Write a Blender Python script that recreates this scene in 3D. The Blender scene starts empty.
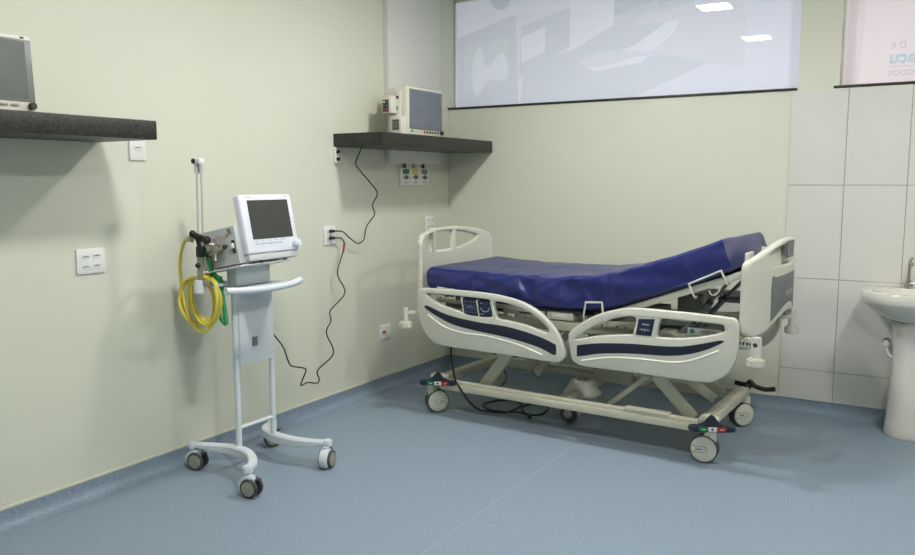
import bpy, bmesh, math, random
from mathutils import Vector, Matrix, noise
random.seed(4)
PI = math.pi
scn = bpy.context.scene
C = scn.collection

# ------------------------------------------------------------------ materials
def s2l(c):
    return tuple(((v/255) / 12.92 if v/255 <= .04045 else ((v/255 + .055) / 1.055) ** 2.4) for v in c)

def mat(name, rgb, rough=.5, metal=0., spec=.5, var=0., vscale=8., bump=0., bscale=60., coat=0., lin=False):
    m = bpy.data.materials.new(name); m.use_nodes = True
    nt = m.node_tree; b = nt.nodes['Principled BSDF']
    c = rgb if lin else s2l(rgb)
    b.inputs['Base Color'].default_value = (*c, 1)
    b.inputs['Roughness'].default_value = rough
    b.inputs['Metallic'].default_value = metal
    b.inputs['Specular IOR Level'].default_value = spec
    b.inputs['Coat Weight'].default_value = coat
    tc = nt.nodes.new('ShaderNodeTexCoord')
    if var:
        n = nt.nodes.new('ShaderNodeTexNoise'); n.inputs['Scale'].default_value = vscale
        n.inputs['Detail'].default_value = 4
        nt.links.new(tc.outputs['Object'], n.inputs['Vector'])
        r = nt.nodes.new('ShaderNodeValToRGB')
        r.color_ramp.elements[0].position = .3; r.color_ramp.elements[1].position = .7
        r.color_ramp.elements[0].color = (*[v*(1-var) for v in c], 1)
        r.color_ramp.elements[1].color = (*[min(1, v*(1+var)) for v in c], 1)
        nt.links.new(n.outputs['Fac'], r.inputs['Fac'])
        nt.links.new(r.outputs['Color'], b.inputs['Base Color'])
    if bump:
        n = nt.nodes.new('ShaderNodeTexNoise'); n.inputs['Scale'].default_value = bscale
        n.inputs['Detail'].default_value = 3
        nt.links.new(tc.outputs['Object'], n.inputs['Vector'])
        bp = nt.nodes.new('ShaderNodeBump'); bp.inputs['Strength'].default_value = bump
        bp.inputs['Distance'].default_value = .002
        nt.links.new(n.outputs['Fac'], bp.inputs['Height'])
        nt.links.new(bp.outputs['Normal'], b.inputs['Normal'])
    return m

def emis(name, rgb, strength):
    m = bpy.data.materials.new(name); m.use_nodes = True
    b = m.node_tree.nodes['Principled BSDF']
    b.inputs['Base Color'].default_value = (.8, .8, .8, 1)
    b.inputs['Emission Color'].default_value = (*rgb, 1)
    b.inputs['Emission Strength'].default_value = strength
    return m

def granite():
    m = mat('black_granite', (40, 42, 36), .42)
    nt = m.node_tree; b = nt.nodes['Principled BSDF']; tc = nt.nodes['Texture Coordinate']
    v = nt.nodes.new('ShaderNodeTexVoronoi'); v.inputs['Scale'].default_value = 150
    n = nt.nodes.new('ShaderNodeTexNoise'); n.inputs['Scale'].default_value = 60; n.inputs['Detail'].default_value = 6
    nt.links.new(tc.outputs['Object'], v.inputs['Vector']); nt.links.new(tc.outputs['Object'], n.inputs['Vector'])
    mx = nt.nodes.new('ShaderNodeMath'); mx.operation = 'MULTIPLY'
    nt.links.new(v.outputs['Color'], mx.inputs[0]); nt.links.new(n.outputs['Fac'], mx.inputs[1])
    r = nt.nodes.new('ShaderNodeValToRGB')
    e = r.color_ramp.elements
    e[0].position = .1; e[0].color = (*s2l((16, 18, 15)), 1)
    e[1].position = .5; e[1].color = (*s2l((56, 55, 47)), 1)
    nt.links.new(mx.outputs[0], r.inputs['Fac']); nt.links.new(r.outputs['Color'], b.inputs['Base Color'])
    return m

def vinyl_floor():
    m = mat('blue_vinyl_floor', (118, 142, 163), .42, spec=.4)
    nt = m.node_tree; b = nt.nodes['Principled BSDF']; tc = nt.nodes['Texture Coordinate']
    n = nt.nodes.new('ShaderNodeTexNoise'); n.inputs['Scale'].default_value = 160; n.inputs['Detail'].default_value = 2
    n2 = nt.nodes.new('ShaderNodeTexNoise'); n2.inputs['Scale'].default_value = 1.2; n2.inputs['Detail'].default_value = 3
    nt.links.new(tc.outputs['Object'], n.inputs['Vector']); nt.links.new(tc.outputs['Object'], n2.inputs['Vector'])
    r = nt.nodes.new('ShaderNodeValToRGB'); e = r.color_ramp.elements
    e[0].position = .35; e[0].color = (*s2l((114, 130, 146)), 1)
    e[1].position = .65; e[1].color = (*s2l((140, 155, 170)), 1)
    nt.links.new(n.outputs['Fac'], r.inputs['Fac'])
    nt.links.new(r.outputs['Color'], b.inputs['Base Color'])
    mr = nt.nodes.new('ShaderNodeMapRange'); mr.inputs['To Min'].default_value = .42; mr.inputs['To Max'].default_value = .56
    nt.links.new(n2.outputs['Fac'], mr.inputs['Value']); nt.links.new(mr.outputs['Result'], b.inputs['Roughness'])
    bp = nt.nodes.new('ShaderNodeBump'); bp.inputs['Strength'].default_value = .15; bp.inputs['Distance'].default_value = .001
    nt.links.new(n.outputs['Fac'], bp.inputs['Height']); nt.links.new(bp.outputs['Normal'], b.inputs['Normal'])
    return m

M = dict(
    wall=mat('pale_green_paint', (207, 209, 193), .6, var=.012, vscale=2.5, bump=.12, bscale=90),
    ceil=mat('white_ceiling_paint', (225, 225, 220), .8, var=.01),
    chase=mat('white_duct_paint', (212, 213, 206), .6, var=.01, bump=.08, bscale=80),
    bead=mat('cream_sealant', (206, 206, 188), .5, var=.02),
    tile=mat('matt_white_tile', (208, 206, 201), .35, var=.02, vscale=3),
    grout=mat('grey_grout', (140, 138, 125), .8, var=.05, vscale=40),
    floor=vinyl_floor(),
    weld=mat('pale_blue_weld', (148, 163, 174), .5, var=.03),
    granite=granite(),
    white=mat('white_powder_coat', (222, 224, 226), .4, var=.01),
    cart=mat('cool_white_paint', (205, 212, 218), .35, var=.012),
    cart_grey=mat('blue_grey_paint', (182, 191, 195), .4, var=.015),
    abs=mat('ivory_abs_plastic', (198, 198, 186), .38, var=.01, vscale=5),
    abs_d=mat('ivory_moulding_line', (224, 224, 214), .35, var=.01),
    frame=mat('cream_frame_paint', (192, 190, 172), .4, var=.02),
    frame_d=mat('grey_underframe_metal', (132, 133, 122), .5, var=.05),
    dark=mat('dark_grey_plastic', (52, 54, 54), .5, var=.05),
    slate=mat('slate_grey_panel', (104, 108, 110), .45, var=.02),
    navy=mat('navy_inlay', (23, 30, 50), .45, var=.05, vscale=30),
    navyk=mat('navy_keypad', (25, 34, 62), .35, var=.03),
    mark=mat('pale_keypad_print', (150, 170, 182), .5, var=.03),
    blue=mat('royal_blue_vinyl', (26, 34, 98), .33, spec=.6, var=.06, vscale=7, bump=.25, bscale=45),
    black=mat('black_rubber', (18, 18, 19), .5, var=.1),
    tyre=mat('grey_tyre', (66, 66, 66), .6, var=.05),
    hub=mat('warm_grey_hub', (150, 150, 140), .45, var=.03),
    steel=mat('chrome', (190, 190, 190), .18, metal=1., var=.02),
    gasm=mat('strut_metal', (120, 122, 122), .3, metal=.7, var=.03),
    red=mat('red_plastic', (170, 40, 42), .45, var=.03),
    green=mat('green_plastic', (30, 120, 70), .45, var=.03),
    yell=mat('yellow_plastic', (222, 196, 50), .45, var=.03),
    teal=mat('teal_plastic', (60, 150, 155), .45, var=.03),
    hose_y=mat('yellow_hose_rubber', (222, 206, 84), .35, var=.04, vscale=15),
    hose_g=mat('green_hose_rubber', (30, 140, 80), .35, var=.04, vscale=15),
    scr=mat('grey_lcd_screen', (58, 60, 56), .3, var=.04, vscale=3),
    scr2=mat('blue_grey_lcd_screen', (105, 112, 124), .25, var=.08, vscale=5),
    scr3=mat('dark_lcd_screen', (80, 86, 84), .3, var=.08, vscale=5),
    bez=mat('grey_screen_bezel', (112, 114, 113), .4, var=.02),
    mon=mat('off_white_housing', (205, 203, 190), .4, var=.015),
    mon_l=mat('bright_white_housing', (216, 219, 228), .35, var=.01),
    mon_g=mat('pale_grey_housing', (186, 189, 190), .4, var=.02),
    plate=mat('white_outlet_plastic', (224, 224, 222), .35, var=.01),
    slot=mat('dark_slot', (125, 125, 122), .6, var=.05),
    porc=mat('white_porcelain', (208, 207, 198), .12, spec=.6, var=.01, coat=.3),
    tube=mat('clear_tube', (196, 198, 192), .2, var=.02),
    brass=mat('brushed_metal', (170, 165, 150), .3, metal=.8, var=.05),
    scuff=mat('reddish_label_print', (176, 130, 112), .6, var=.1),
    light=emis('led_diffuser', (1.0, .985, .955), 60.),
)

# ------------------------------------------------------------------ mesh builder
def catmull(pts, n=8, closed=False):
    P = [Vector(p) for p in pts]; N = len(P); out = []
    rng = N if closed else N-1
    for i in range(rng):
        if closed: a, b, c, d = P[(i-1) % N], P[i], P[(i+1) % N], P[(i+2) % N]
        else: a, b, c, d = P[max(i-1, 0)], P[i], P[i+1], P[min(i+2, N-1)]
        for k in range(n):
            t = k/n
            out.append(.5*((2*b)+(c-a)*t+(2*a-5*b+4*c-d)*t*t+(3*b-a-3*c+d)*t**3))
    if not closed: out.append(P[-1])
    return out

class MB:
    def __init__(s): s.bm = bmesh.new(); s.mi = 0; s.mats = []
    def m(s, material):
        if material not in s.mats: s.mats.append(material)
        s.mi = s.mats.index(material); return s
    def add(s, b2, X=None):
        if X is not None: bmesh.ops.transform(b2, matrix=X, verts=b2.verts)
        for f in b2.faces: f.material_index = s.mi
        me = bpy.data.meshes.new('t'); b2.to_mesh(me); b2.free()
        s.bm.from_mesh(me); bpy.data.meshes.remove(me); return s
    def box(s, x0, x1, y0, y1, z0, z1, bev=0., X=None, seg=2):
        b = bmesh.new(); bmesh.ops.create_cube(b, size=1)
        S = Matrix.Translation(((x0+x1)/2, (y0+y1)/2, (z0+z1)/2)) @ Matrix.Diagonal((abs(x1-x0), abs(y1-y0), abs(z1-z0), 1))
        bmesh.ops.transform(b, matrix=S, verts=b.verts)
        if bev: bmesh.ops.bevel(b, geom=b.edges[:], offset=bev, segments=seg, affect='EDGES', profile=.5)
        return s.add(b, X)
    def beam(s, p0, p1, w, h, bev=.003, up=(0, 1, 0)):
        # rectangular bar from p0 to p1; w measured along 'up' axis, h across
        p0, p1 = Vector(p0), Vector(p1); d = p1-p0; L = d.length; d.normalize()
        u = Vector(up); u = (u - d*u.dot(d)).normalized(); v = d.cross(u)
        X = Matrix((( d.x, u.x, v.x, p0.x), (d.y, u.y, v.y, p0.y), (d.z, u.z, v.z, p0.z), (0, 0, 0, 1)))
        return s.box(0, L, -w/2, w/2, -h/2, h/2, bev, X)
    def cyl(s, p0, p1, r, r2=None, seg=24, bev=0.):
        p0, p1 = Vector(p0), Vector(p1); d = p1-p0; L = d.length
        b = bmesh.new(); bmesh.ops.create_cone(b, cap_ends=True, segments=seg, radius1=r, radius2=r if r2 is None else r2, depth=L)
        if bev:
            es = [e for e in b.edges if abs(abs(e.verts[0].co.z)-L/2) < 1e-5 and abs(e.verts[0].co.z-e.verts[1].co.z) < 1e-5]
            bmesh.ops.bevel(b, geom=es, offset=bev, segments=2, affect='EDGES')
        return s.add(b, Matrix.Translation((p0+p1)/2) @ d.to_track_quat('Z', 'Y').to_matrix().to_4x4())
    def ball(s, c, r, sc=(1, 1, 1)):
        b = bmesh.new(); bmesh.ops.create_uvsphere(b, u_segments=20, v_segments=12, radius=r)
        return s.add(b, Matrix.Translation(c) @ Matrix.Diagonal((*sc, 1)))
    def tube(s, pts, r, seg=10, n=6, closed=False, smooth=True, flat=None):
        P = catmull(pts, n, closed) if smooth else [Vector(p) for p in pts]
        N = len(P); b = bmesh.new(); rings = []
        T = []
        for i in range(N):
            a = P[(i-1) % N] if closed else P[max(i-1, 0)]; c = P[(i+1) % N] if closed else P[min(i+1, N-1)]
            t = (c-a); T.append(t.normalized() if t.length > 1e-9 else Vector((0, 0, 1)))
        u = T[0].orthogonal().normalized()
        if flat is not None:
            u = Vector(flat); u = (u-T[0]*u.dot(T[0])).normalized()
        for i in range(N):
            u = (u-T[i]*u.dot(T[i])).normalized(); v = T[i].cross(u)
            rr = r[i*len(r)//N] if isinstance(r, (list, tuple)) else r
            ru, rv = (rr, rr)
            rings.append([b.verts.new(P[i]+u*math.cos(2*PI*k/seg)*ru+v*math.sin(2*PI*k/seg)*rv) for k in range(seg)])
        for i in range(N if closed else N-1):
            A, B = rings[i], rings[(i+1) % N]
            for k in range(seg): b.faces.new((A[k], A[(k+1) % seg], B[(k+1) % seg], B[k]))
        if not closed: b.faces.new(rings[0][::-1]); b.faces.new(rings[-1])
        return s.add(b)
    def loft(s, rings, caps=True, closed=False):
        b = bmesh.new(); R = [[b.verts.new(p) for p in r] for r in rings]; n = len(R[0])
        for i in range(len(R)-(0 if closed else 1)):
            A, B = R[i], R[(i+1) % len(R)]
            for k in range(n): b.faces.new((A[k], A[(k+1) % n], B[(k+1) % n], B[k]))
        if caps and not closed: b.faces.new(R[0][::-1]); b.faces.new(R[-1])
        bmesh.ops.recalc_face_normals(b, faces=b.faces)
        return s.add(b)
    def lathe(s, prof, c, seg=32, axis='z'):
        rings = []
        for r, z in prof:
            ring = []
            for k in range(seg):
                a = 2*PI*k/seg; x, y = max(r, 1e-4)*math.cos(a), max(r, 1e-4)*math.sin(a)
                v = {'z': (x, y, z), 'x': (z, x, y), 'y': (x, z, y)}[axis]
                ring.append(Vector(c)+Vector(v))
            rings.append(ring)
        return s.loft(rings)
    def plate(s, outer, holes, t, bev, fn, smooth=4, cuts=None, bend=None):
        """solid plate from a 2D outline with holes; fn maps (a, b, c) to space, c across the thickness"""
        cu = bpy.data.curves.new('t', 'CURVE'); cu.dimensions = '2D'; cu.fill_mode = 'BOTH'
        cu.extrude = max(t/2-bev, 1e-5); cu.bevel_depth = bev; cu.bevel_resolution = 2
        for pi_, poly in enumerate([outer]+list(holes)):
            pts = catmull([(a, b, 0) for a, b in poly], smooth, True) if smooth else [Vector((a, b, 0)) for a, b in poly]
            if bev:
                n_ = len(pts); ar = sum(pts[i].x*pts[(i+1) % n_].y-pts[(i+1) % n_].x*pts[i].y for i in range(n_))
                sg = (1 if ar > 0 else -1)*(1 if pi_ == 0 else -1); q_ = []
                for i in range(n_):
                    e0 = (pts[i]-pts[i-1]).normalized(); e1 = (pts[(i+1) % n_]-pts[i]).normalized()
                    n0 = Vector((-e0.y, e0.x, 0)); n1 = Vector((-e1.y, e1.x, 0)); nn = (n0+n1)
                    if nn.length < 1e-6: nn = n0
                    nn.normalize(); k_ = min(1/max(nn.dot(n0), .35), 1.6)
                    q_.append(pts[i]+nn*(sg*bev*k_))
                pts = q_
            sp = cu.splines.new('POLY'); sp.points.add(len(pts)-1); sp.use_cyclic_u = True
            for q, p in zip(sp.points, pts): q.co = (p.x, p.y, 0, 1)
        ob = bpy.data.objects.new('t', cu); C.objects.link(ob)
        dg = bpy.context.evaluated_depsgraph_get(); dg.update()
        me = bpy.data.meshes.new_from_object(ob.evaluated_get(dg))
        b = bmesh.new(); b.from_mesh(me)
        bpy.data.objects.remove(ob); bpy.data.curves.remove(cu); bpy.data.meshes.remove(me)
        bmesh.ops.remove_doubles(b, verts=b.verts, dist=1e-5)
        if cuts:
            for a in cuts:
                bmesh.ops.bisect_plane(b, geom=b.verts[:]+b.edges[:]+b.faces[:], plane_co=(a, 0, 0), plane_no=(1, 0, 0), dist=1e-6)
        for v in b.verts: v.co = Vector(fn(v.co.x, v.co.y, v.co.z))
        bmesh.ops.recalc_face_normals(b, faces=b.faces)
        return s.add(b)
    def build(s, name, parent=None, off=None, angle=35):
        if off is None and parent is not None:
            off = parent.get('_off'); off = Vector(off) if off is not None else None
        if off is not None and off.length: bmesh.ops.translate(s.bm, verts=s.bm.verts, vec=-off)
        me = bpy.data.meshes.new(name); s.bm.to_mesh(me); s.bm.free()
        for k in s.mats: me.materials.append(k)
        me.polygons.foreach_set('use_smooth', [True]*len(me.polygons))
        me.set_sharp_from_angle(angle=math.radians(angle))
        o = bpy.data.objects.new(name, me); C.objects.link(o)
        if parent is not None: o.parent = parent
        elif off is not None: o.location = off
        if parent is not None and '_off' in parent.keys(): o['_off'] = parent['_off']
        return o

def tag(o, label=None, cat=None, group=None, kind=None):
    if label: o['label'] = label
    if cat: o['category'] = cat
    if group: o['group'] = group
    if kind: o['kind'] = kind
    return o
def thing(name, label, cat, loc=(0, 0, 0), rz=0., group=None, world=True):
    o = bpy.data.objects.new(name, None); C.objects.link(o); o.empty_display_size = .1
    o.location = loc; o.rotation_euler = (0, 0, rz)
    if world: o['_off'] = tuple(loc)
    return tag(o, label, cat, group)
def struct(name, mb, off=None): return tag(mb.build(name, off=off), kind='structure')

# ------------------------------------------------------------------ camera
W_, H_, F_ = 915, 555, 800.
cam_d = bpy.data.cameras.new('camera'); cam = bpy.data.objects.new('camera', cam_d); C.objects.link(cam)
cam_d.sensor_width = 36; cam_d.lens = 36*F_/W_; cam_d.clip_start = .05
pa, ya, ro = math.radians(-6.7949), math.radians(31.0591), math.radians(-.1102)
Fv = Vector((-math.sin(ya)*math.cos(pa), math.cos(ya)*math.cos(pa), math.sin(pa)))
Rv = Vector((math.cos(ya), math.sin(ya), 0)); Uv = Rv.cross(Fv)
R2 = Rv*math.cos(ro)+Uv*math.sin(ro); U2 = -Rv*math.sin(ro)+Uv*math.cos(ro)
cam.matrix_world = Matrix(((R2.x, U2.x, -Fv.x, 3.4279), (R2.y, U2.y, -Fv.y, -5.55), (R2.z, U2.z, -Fv.z, 1.5), (0, 0, 0, 1)))
scn.camera = cam

# ------------------------------------------------------------------ room shell
RX, RY, RZ = 5.2, -7.0, 3.04
GY = .10                                     # glass set back in the opening
struct('wall_left', MB().m(M['wall']).box(-.15, 0, RY, .25, 0, RZ))
b = MB().m(M['wall'])
b.box(0, RX, 0, .25, 0, 2.075)               # below the windows
b.box(0, RX, 0, .25, 2.93, RZ)               # lintel
b.box(2.608, 2.846, 0, .25, 2.075, 2.93)     # pier between the windows
b.box(4.9, RX, 0, .25, 2.075, 2.93)
struct('wall_back', b)
struct('wall_right', MB().m(M['wall']).box(RX, RX+.15, RY, .25, 0, RZ))
struct('wall_front', MB().m(M['wall']).box(-.15, RX+.15, RY-.15, RY, 0, RZ))
struct('ceiling', MB().m(M['ceil']).box(-.15, RX+.15, RY-.15, .25, RZ, RZ+.15))

b = MB().m(M['floor']); b.box(-.02, RX, RY, 0.02, -.12, 0)
prof = [(.0005, .082), (.0035, .081), (.0035, .055)]
for k in range(1, 8):
    a = PI/2*k/7; prof.append((.0035+.05*(1-math.cos(a)), .05-.05*math.sin(a)+.0))
prof += [(.06, .0004), (.06, -.01), (.0005, -.01)]
b2 = bmesh.new(); rr = []
for path in ((lambda d: (d, RY)), (lambda d: (d, -d)), (lambda d: (RX, -d))):
    rr.append([b2.verts.new((*path(d), z)) for d, z in prof])
for i in range(2):
    for k in range(len(prof)):
        k2 = (k+1) % len(prof); b2.faces.new((rr[i][k], rr[i][k2], rr[i+1][k2], rr[i+1][k]))
bmesh.ops.recalc_face_normals(b2, faces=b2.faces); b.add(b2)
b.m(M['weld']).box(1.7035, 1.7075, RY, -.06, -.001, .0006)
struct('floor', b)
struct('baseboard_left', MB().m(M['bead']).box(0, .005, RY, 0, .082, .094, .001))
struct('baseboard_back', MB().m(M['bead']).box(0.005, 2.57, -.004, 0, .082, .088, .001))

# duct cover in the corner
struct('trim_1', MB().m(M['chase']).box(0, .045, -.865, -.185, 1.637, RZ-.001, .002))

# tiled splash area
b = MB().m(M['grout']); b.box(2.578, 4.6, -.006, 0, .084, 2.069)
b.m(M['tile'])
xs = [2.576, 2.9035]+[2.9035+.3445*k for k in range(1, 6)]
zs = [.084, .285, .881, 1.477, 2.071]
for i in range(len(xs)-1):
    for j in range(4):
        g = .0018
        b.box(xs[i]+(0 if i == 0 else g), xs[i+1]-g, -.009, -.001, zs[j]+(0 if j == 0 else g), zs[j+1]-(g if j < 3 else 0), .0008, seg=1)
struct('trim_2', b)

# ------------------------------------------------------------------ windows with printed film behind glossy glass
def film(name, c, rough=.015):
    m = mat(name, c, rough, spec=.5, var=.02, vscale=1.5)
    b_ = m.node_tree.nodes['Principled BSDF']                 # emission stands in for backlight from the room behind the glass
    b_.inputs['Emission Color'].default_value = (*s2l(c), 1); b_.inputs['Emission Strength'].default_value = .10
    return m
def window(name, x0, x1, base):
    b = MB().m(base); b.box(x0+.004, x1-.004, GY, GY+.008, 2.09, 2.925)
    w = struct(name, b)
    b = MB().m(M['plate'])
    b.box(x0, x0+.008, GY-.01, GY+.02, 2.078, 2.93); b.box(x1-.008, x1, GY-.01, GY+.02, 2.078, 2.93)
    b.box(x0, x1, GY-.01, GY+.02, 2.078, 2.09); b.box(x0, x1, GY-.01, GY+.02, 2.918, 2.93)
    b.build('window_frame', w)
    b = MB().m(M['granite']); b.box(x0-.03 if x0 > 1 else .003, x1-.008 if x0 < 1 else x1, -.012, GY, 2.0755, 2.09, .002)
    b.build('window_sill', w)
    return w
f1 = film('pale_blue_printed_film', (205, 208, 222))
w1 = window('window_1', .012, 2.608, f1)
w2 = window('window_2', 2.846, 4.9, film('pale_pink_printed_film', (218, 208, 213)))
F = dict(a=film('film_tint_grey', (194, 199, 211)), b=film('film_tint_green', (196, 204, 211)), c=film('film_tint_white', (209, 212, 225)),
         d=film('film_tint_rose', (203, 204, 216)), e=film('film_tint_slate', (187, 193, 207)), t=film('film_teal_letters', (176, 194, 206)), g=film('film_grey_letters', (184, 184, 194)))
layer = [0]
def printed(bd, poly, mt, sm=0):
    layer[0] += 1; y = GY-.0006-.00012*layer[0]
    bd.m(mt).plate(poly, [], .0001, 0, lambda a, b_, c: (a, y+c, b_), smooth=sm)
b = MB()
printed(b, [(.03, 2.72), (.03, 2.925), (.75, 2.925), (.62, 2.90)], F['c'])
printed(b, [(.03, 2.10), (.03, 2.70), (.55, 2.80), (.58, 2.10)], F['a'])
printed(b, [(.03, 2.64), (.03, 2.72), (.56, 2.85), (.56, 2.78)], F['c'])
printed(b, [(.09, 2.2), (.09, 2.56), (.5, 2.62), (.5, 2.32), (.4, 2.25)], F['b'])
printed(b, [(.2, 2.18), (.16, 2.4), (.24, 2.56), (.3, 2.4), (.44, 2.5), (.48, 2.3), (.32, 2.3)], F['c'], 4)
printed(b, [(.35, 2.86), (.34, 2.925), (.5, 2.925), (.48, 2.84), (.42, 2.82)], F['e'], 3)
printed(b, [(.58, 2.3), (.6, 2.68), (1.0, 2.78), (1.0, 2.5)], F['a'])
printed(b, [(.6, 2.4), (.6, 2.6), (.8, 2.66), (.8, 2.48)], F['c'])
printed(b, [(.6, 2.1), (.62, 2.36), (1.1, 2.5), (1.62, 2.86), (1.98, 2.925), (2.2, 2.8), (2.0, 2.3), (1.5, 2.1)], F['a'])
printed(b, [(1.0, 2.46), (1.0, 2.925), (1.34, 2.925), (1.34, 2.62)], F['c'])
printed(b, [(1.34, 2.68), (1.34, 2.925), (1.62, 2.925), (1.62, 2.74)], F['e'])
printed(b, [(1.66, 2.72), (1.66, 2.88), (1.98, 2.88), (1.98, 2.8)], F['e'])
printed(b, [(1.12, 2.35), (1.3, 2.42), (1.5, 2.46), (1.75, 2.62), (1.9, 2.62), (1.55, 2.34), (1.2, 2.3)], F['c'])
printed(b, [(1.08, 2.38), (1.16, 2.42), (1.32, 2.44), (1.62, 2.4), (1.7, 2.3), (1.9, 2.1), (2.2, 2.12), (2.25, 2.6), (2.1, 2.86), (1.95, 2.76), (1.82, 2.62), (1.72, 2.46), (1.4, 2.36), (1.2, 2.33)], F['d'], 3)
printed(b, [(1.5, 2.62), (1.58, 2.68), (1.72, 2.68), (1.86, 2.7), (1.84, 2.62), (1.7, 2.6), (1.58, 2.6)], F['d'], 3)
b.build('printed_picture', w1)
b = MB()
printed(b, [(2.87, 2.095), (2.87, 2.92), (2.93, 2.92), (2.96, 2.5), (2.94, 2.095)], film('film_pink_shade', (211, 201, 207)))
b.build('printed_edge', w2)
def letters(name, s, x_left, z_base, size, mt, parent, bold=0.):
    cu = bpy.data.curves.new('t', 'FONT'); cu.body = s; cu.size = size; cu.extrude = .0002; cu.offset = bold; cu.space_character = 1.0
    ob = bpy.data.objects.new('t', cu); C.objects.link(ob)
    dg = bpy.context.evaluated_depsgraph_get(); dg.update()
    me = bpy.data.meshes.new_from_object(ob.evaluated_get(dg)); bb = bmesh.new(); bb.from_mesh(me)
    bpy.data.objects.remove(ob); bpy.data.meshes.remove(me)
    mx = max(v.co.x for v in bb.verts)
    for v in bb.verts: v.co = Vector((x_left+(mx-v.co.x), GY-.0012+v.co.z, z_base+v.co.y))   # printed on the far side: reads mirrored
    bmesh.ops.recalc_face_normals(bb, faces=bb.faces)
    o = MB().m(mt).add(bb).build(name, parent); return o
letters('printed_letters', 'D E', 3.112, 2.303, .055, F['g'], w2)
letters('printed_letters', 'a\u00e7u', 3.108, 2.216, .105, F['t'], w2, .003)
letters('printed_letters', 'E TODOS', 3.106, 2.14, .048, F['g'], w2)
MB().m(F['g']).box(3.108, 3.75, GY-.0013, GY-.001, 2.193, 2.196).build('printed_line', w2)

# ------------------------------------------------------------------ ceiling lights
lights = [(1.62, -1.66), (1.63, -3.46), (3.9, -1.8), (3.95, -4.6)]  # panel nearest the basin is unseen, added to brighten tiles and back wall
lab = ['square ceiling light panel nearest the corner shelf, mirrored in the blue film window',
       'square ceiling light panel second from the window in the row above the floor seam',
       'square ceiling light panel out of view, added to brighten the tiles and back wall',
       'square ceiling light panel furthest from the windows, in the row on the basin side']
for (x, y), l in zip(lights, lab):
    t = thing('ceiling_light', l, 'light', (x, y, RZ), group='ceiling light panels')
    MB().m(M['white']).box(x-.14, x+.14, y-.14, y+.14, RZ-.012, RZ-.001, .002).build('frame', t)
    MB().m(M['light']).box(x-.125, x+.125, y-.125, y+.125, RZ-.015, RZ-.0125).build('diffuser', t)

# ------------------------------------------------------------------ shelves
def shelf(y0, y1, z0, z1, label):
    t = MB().m(M['granite']); t.box(.001, .405 if y1 > -1 else .42, y0, y1, z0, z1, .003)
    o = t.build('wall_shelf', off=Vector((.001, y1, z0)))
    return tag(o, label, 'shelf', 'black granite wall shelves')
shelf(-1.43, -.001, 1.73, 1.816, 'black granite wall shelf in the room corner above the bed foot')
shelf(-5.3, -3.145, 1.69, 1.773, 'long black granite wall shelf at the left edge of the photo')

# ------------------------------------------------------------------ sockets and switches on the left wall
def rplate(mb, y0, y1, z0, z1, t, bev=.003, x0=0.0008):
    mb.box(x0, x0+t, y0, y1, z0, z1, bev)
def outlet(label, y0, y1, z0, z1, sockets, group='white wall outlets', slotm=None):
    t = thing('wall_outlet', label, 'outlet', (0.0008, (y0+y1)/2, z0), group=group)
    b = MB().m(M['plate']); rplate(b, y0, y1, z0, z1, .009); b.build('cover_plate', t)
    for (sy, sz) in sockets:
        b = MB().m(M['plate'] if slotm is None else slotm)
        b.box(.0098, .0125, sy-.019, sy+.019, sz-.011, sz+.011, .003)
        b.m(M['slot'])
        b.box(.0118, .0131, sy-.016, sy+.016, sz-.0015, sz+.0035)
        b.box(.0118, .0131, sy-.004, sy+.004, sz+.003, sz+.006)
        b.build('socket', t)
    return t
outlet('square white plate with four sockets under the long shelf', -3.297, -3.147, 1.075, 1.193,
       [(-3.25, 1.155), (-3.195, 1.157), (-3.25, 1.108), (-3.195, 1.11)])
outlet('small white plate with one jack tucked under the end of the long shelf', -2.982, -2.887, 1.61, 1.745, [(-2.934, 1.672)])
outlet('white plate with two black plugs in it between the cart and the bed', -1.552, -1.432, 1.094, 1.219, [(-1.505, 1.178), (-1.505, 1.135)])
outlet('small white plate with a red socket low on the wall beside the bed foot', -.955, -.83, .362, .468, [(-.91, .417)], slotm=M['red'])
outlet('white plate with four sockets just behind the footboard top', -.348, -.225, 1.12, 1.236, [(-.312, 1.205), (-.262, 1.205), (-.312, 1.155), (-.262, 1.155)])
t = thing('wall_bracket', 'small white bracket with two black clips under the near end of the corner shelf', 'bracket', (0.0008, -1.41, 1.625))
MB().m(M['plate']).box(.0008, .02, -1.432, -1.388, 1.625, 1.729, .002).build('back_plate', t)
for z in (1.652, 1.7): MB().m(M['black']).box(.0195, .032, -1.425, -1.4, z-.011, z+.011, .003).build('clip', t)

# gas outlets
for nm, mt, y0, y1 in (('green', 'green', -.694, -.573), ('yellow', 'yell', -.570, -.449), ('grey', 'bez', -.446, -.325)):
    t = thing('gas_outlet', 'white medical gas outlet with a %s label under the corner shelf' % nm, 'gas outlet', (.0008, (y0+y1)/2, 1.475), group='medical gas outlets under the corner shelf')
    ym = (y0+y1)/2
    b = MB().m(M['plate']); rplate(b, y0, y1, 1.475, 1.606, .022, .004); b.build('cover_plate', t)
    MB().m(M[mt]).box(.0225, .0245, ym-.042, ym+.042, 1.562, 1.596, .001).build('name_label', t)
    b = MB().m(M['hub']).cyl((.0225, ym, 1.537), (.035, ym, 1.537), .019, bev=.003)
    b.m(M['dark']).cyl((.034, ym, 1.537), (.0365, ym, 1.537), .009)
    b.m(M['slot']).box(.0225, .031, ym-.036, ym+.036, 1.533, 1.541); b.build('valve_port', t)
    MB().m(M['slot']).box(.0225, .0232, ym-.028, ym+.028, 1.496, 1.501).build('text_line', t)
    MB().m(M['brass' if nm == 'yellow' else 'dark']).cyl((.012, ym, 1.605), (.012, ym, 1.638), .011).build('pipe_stub', t)

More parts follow.
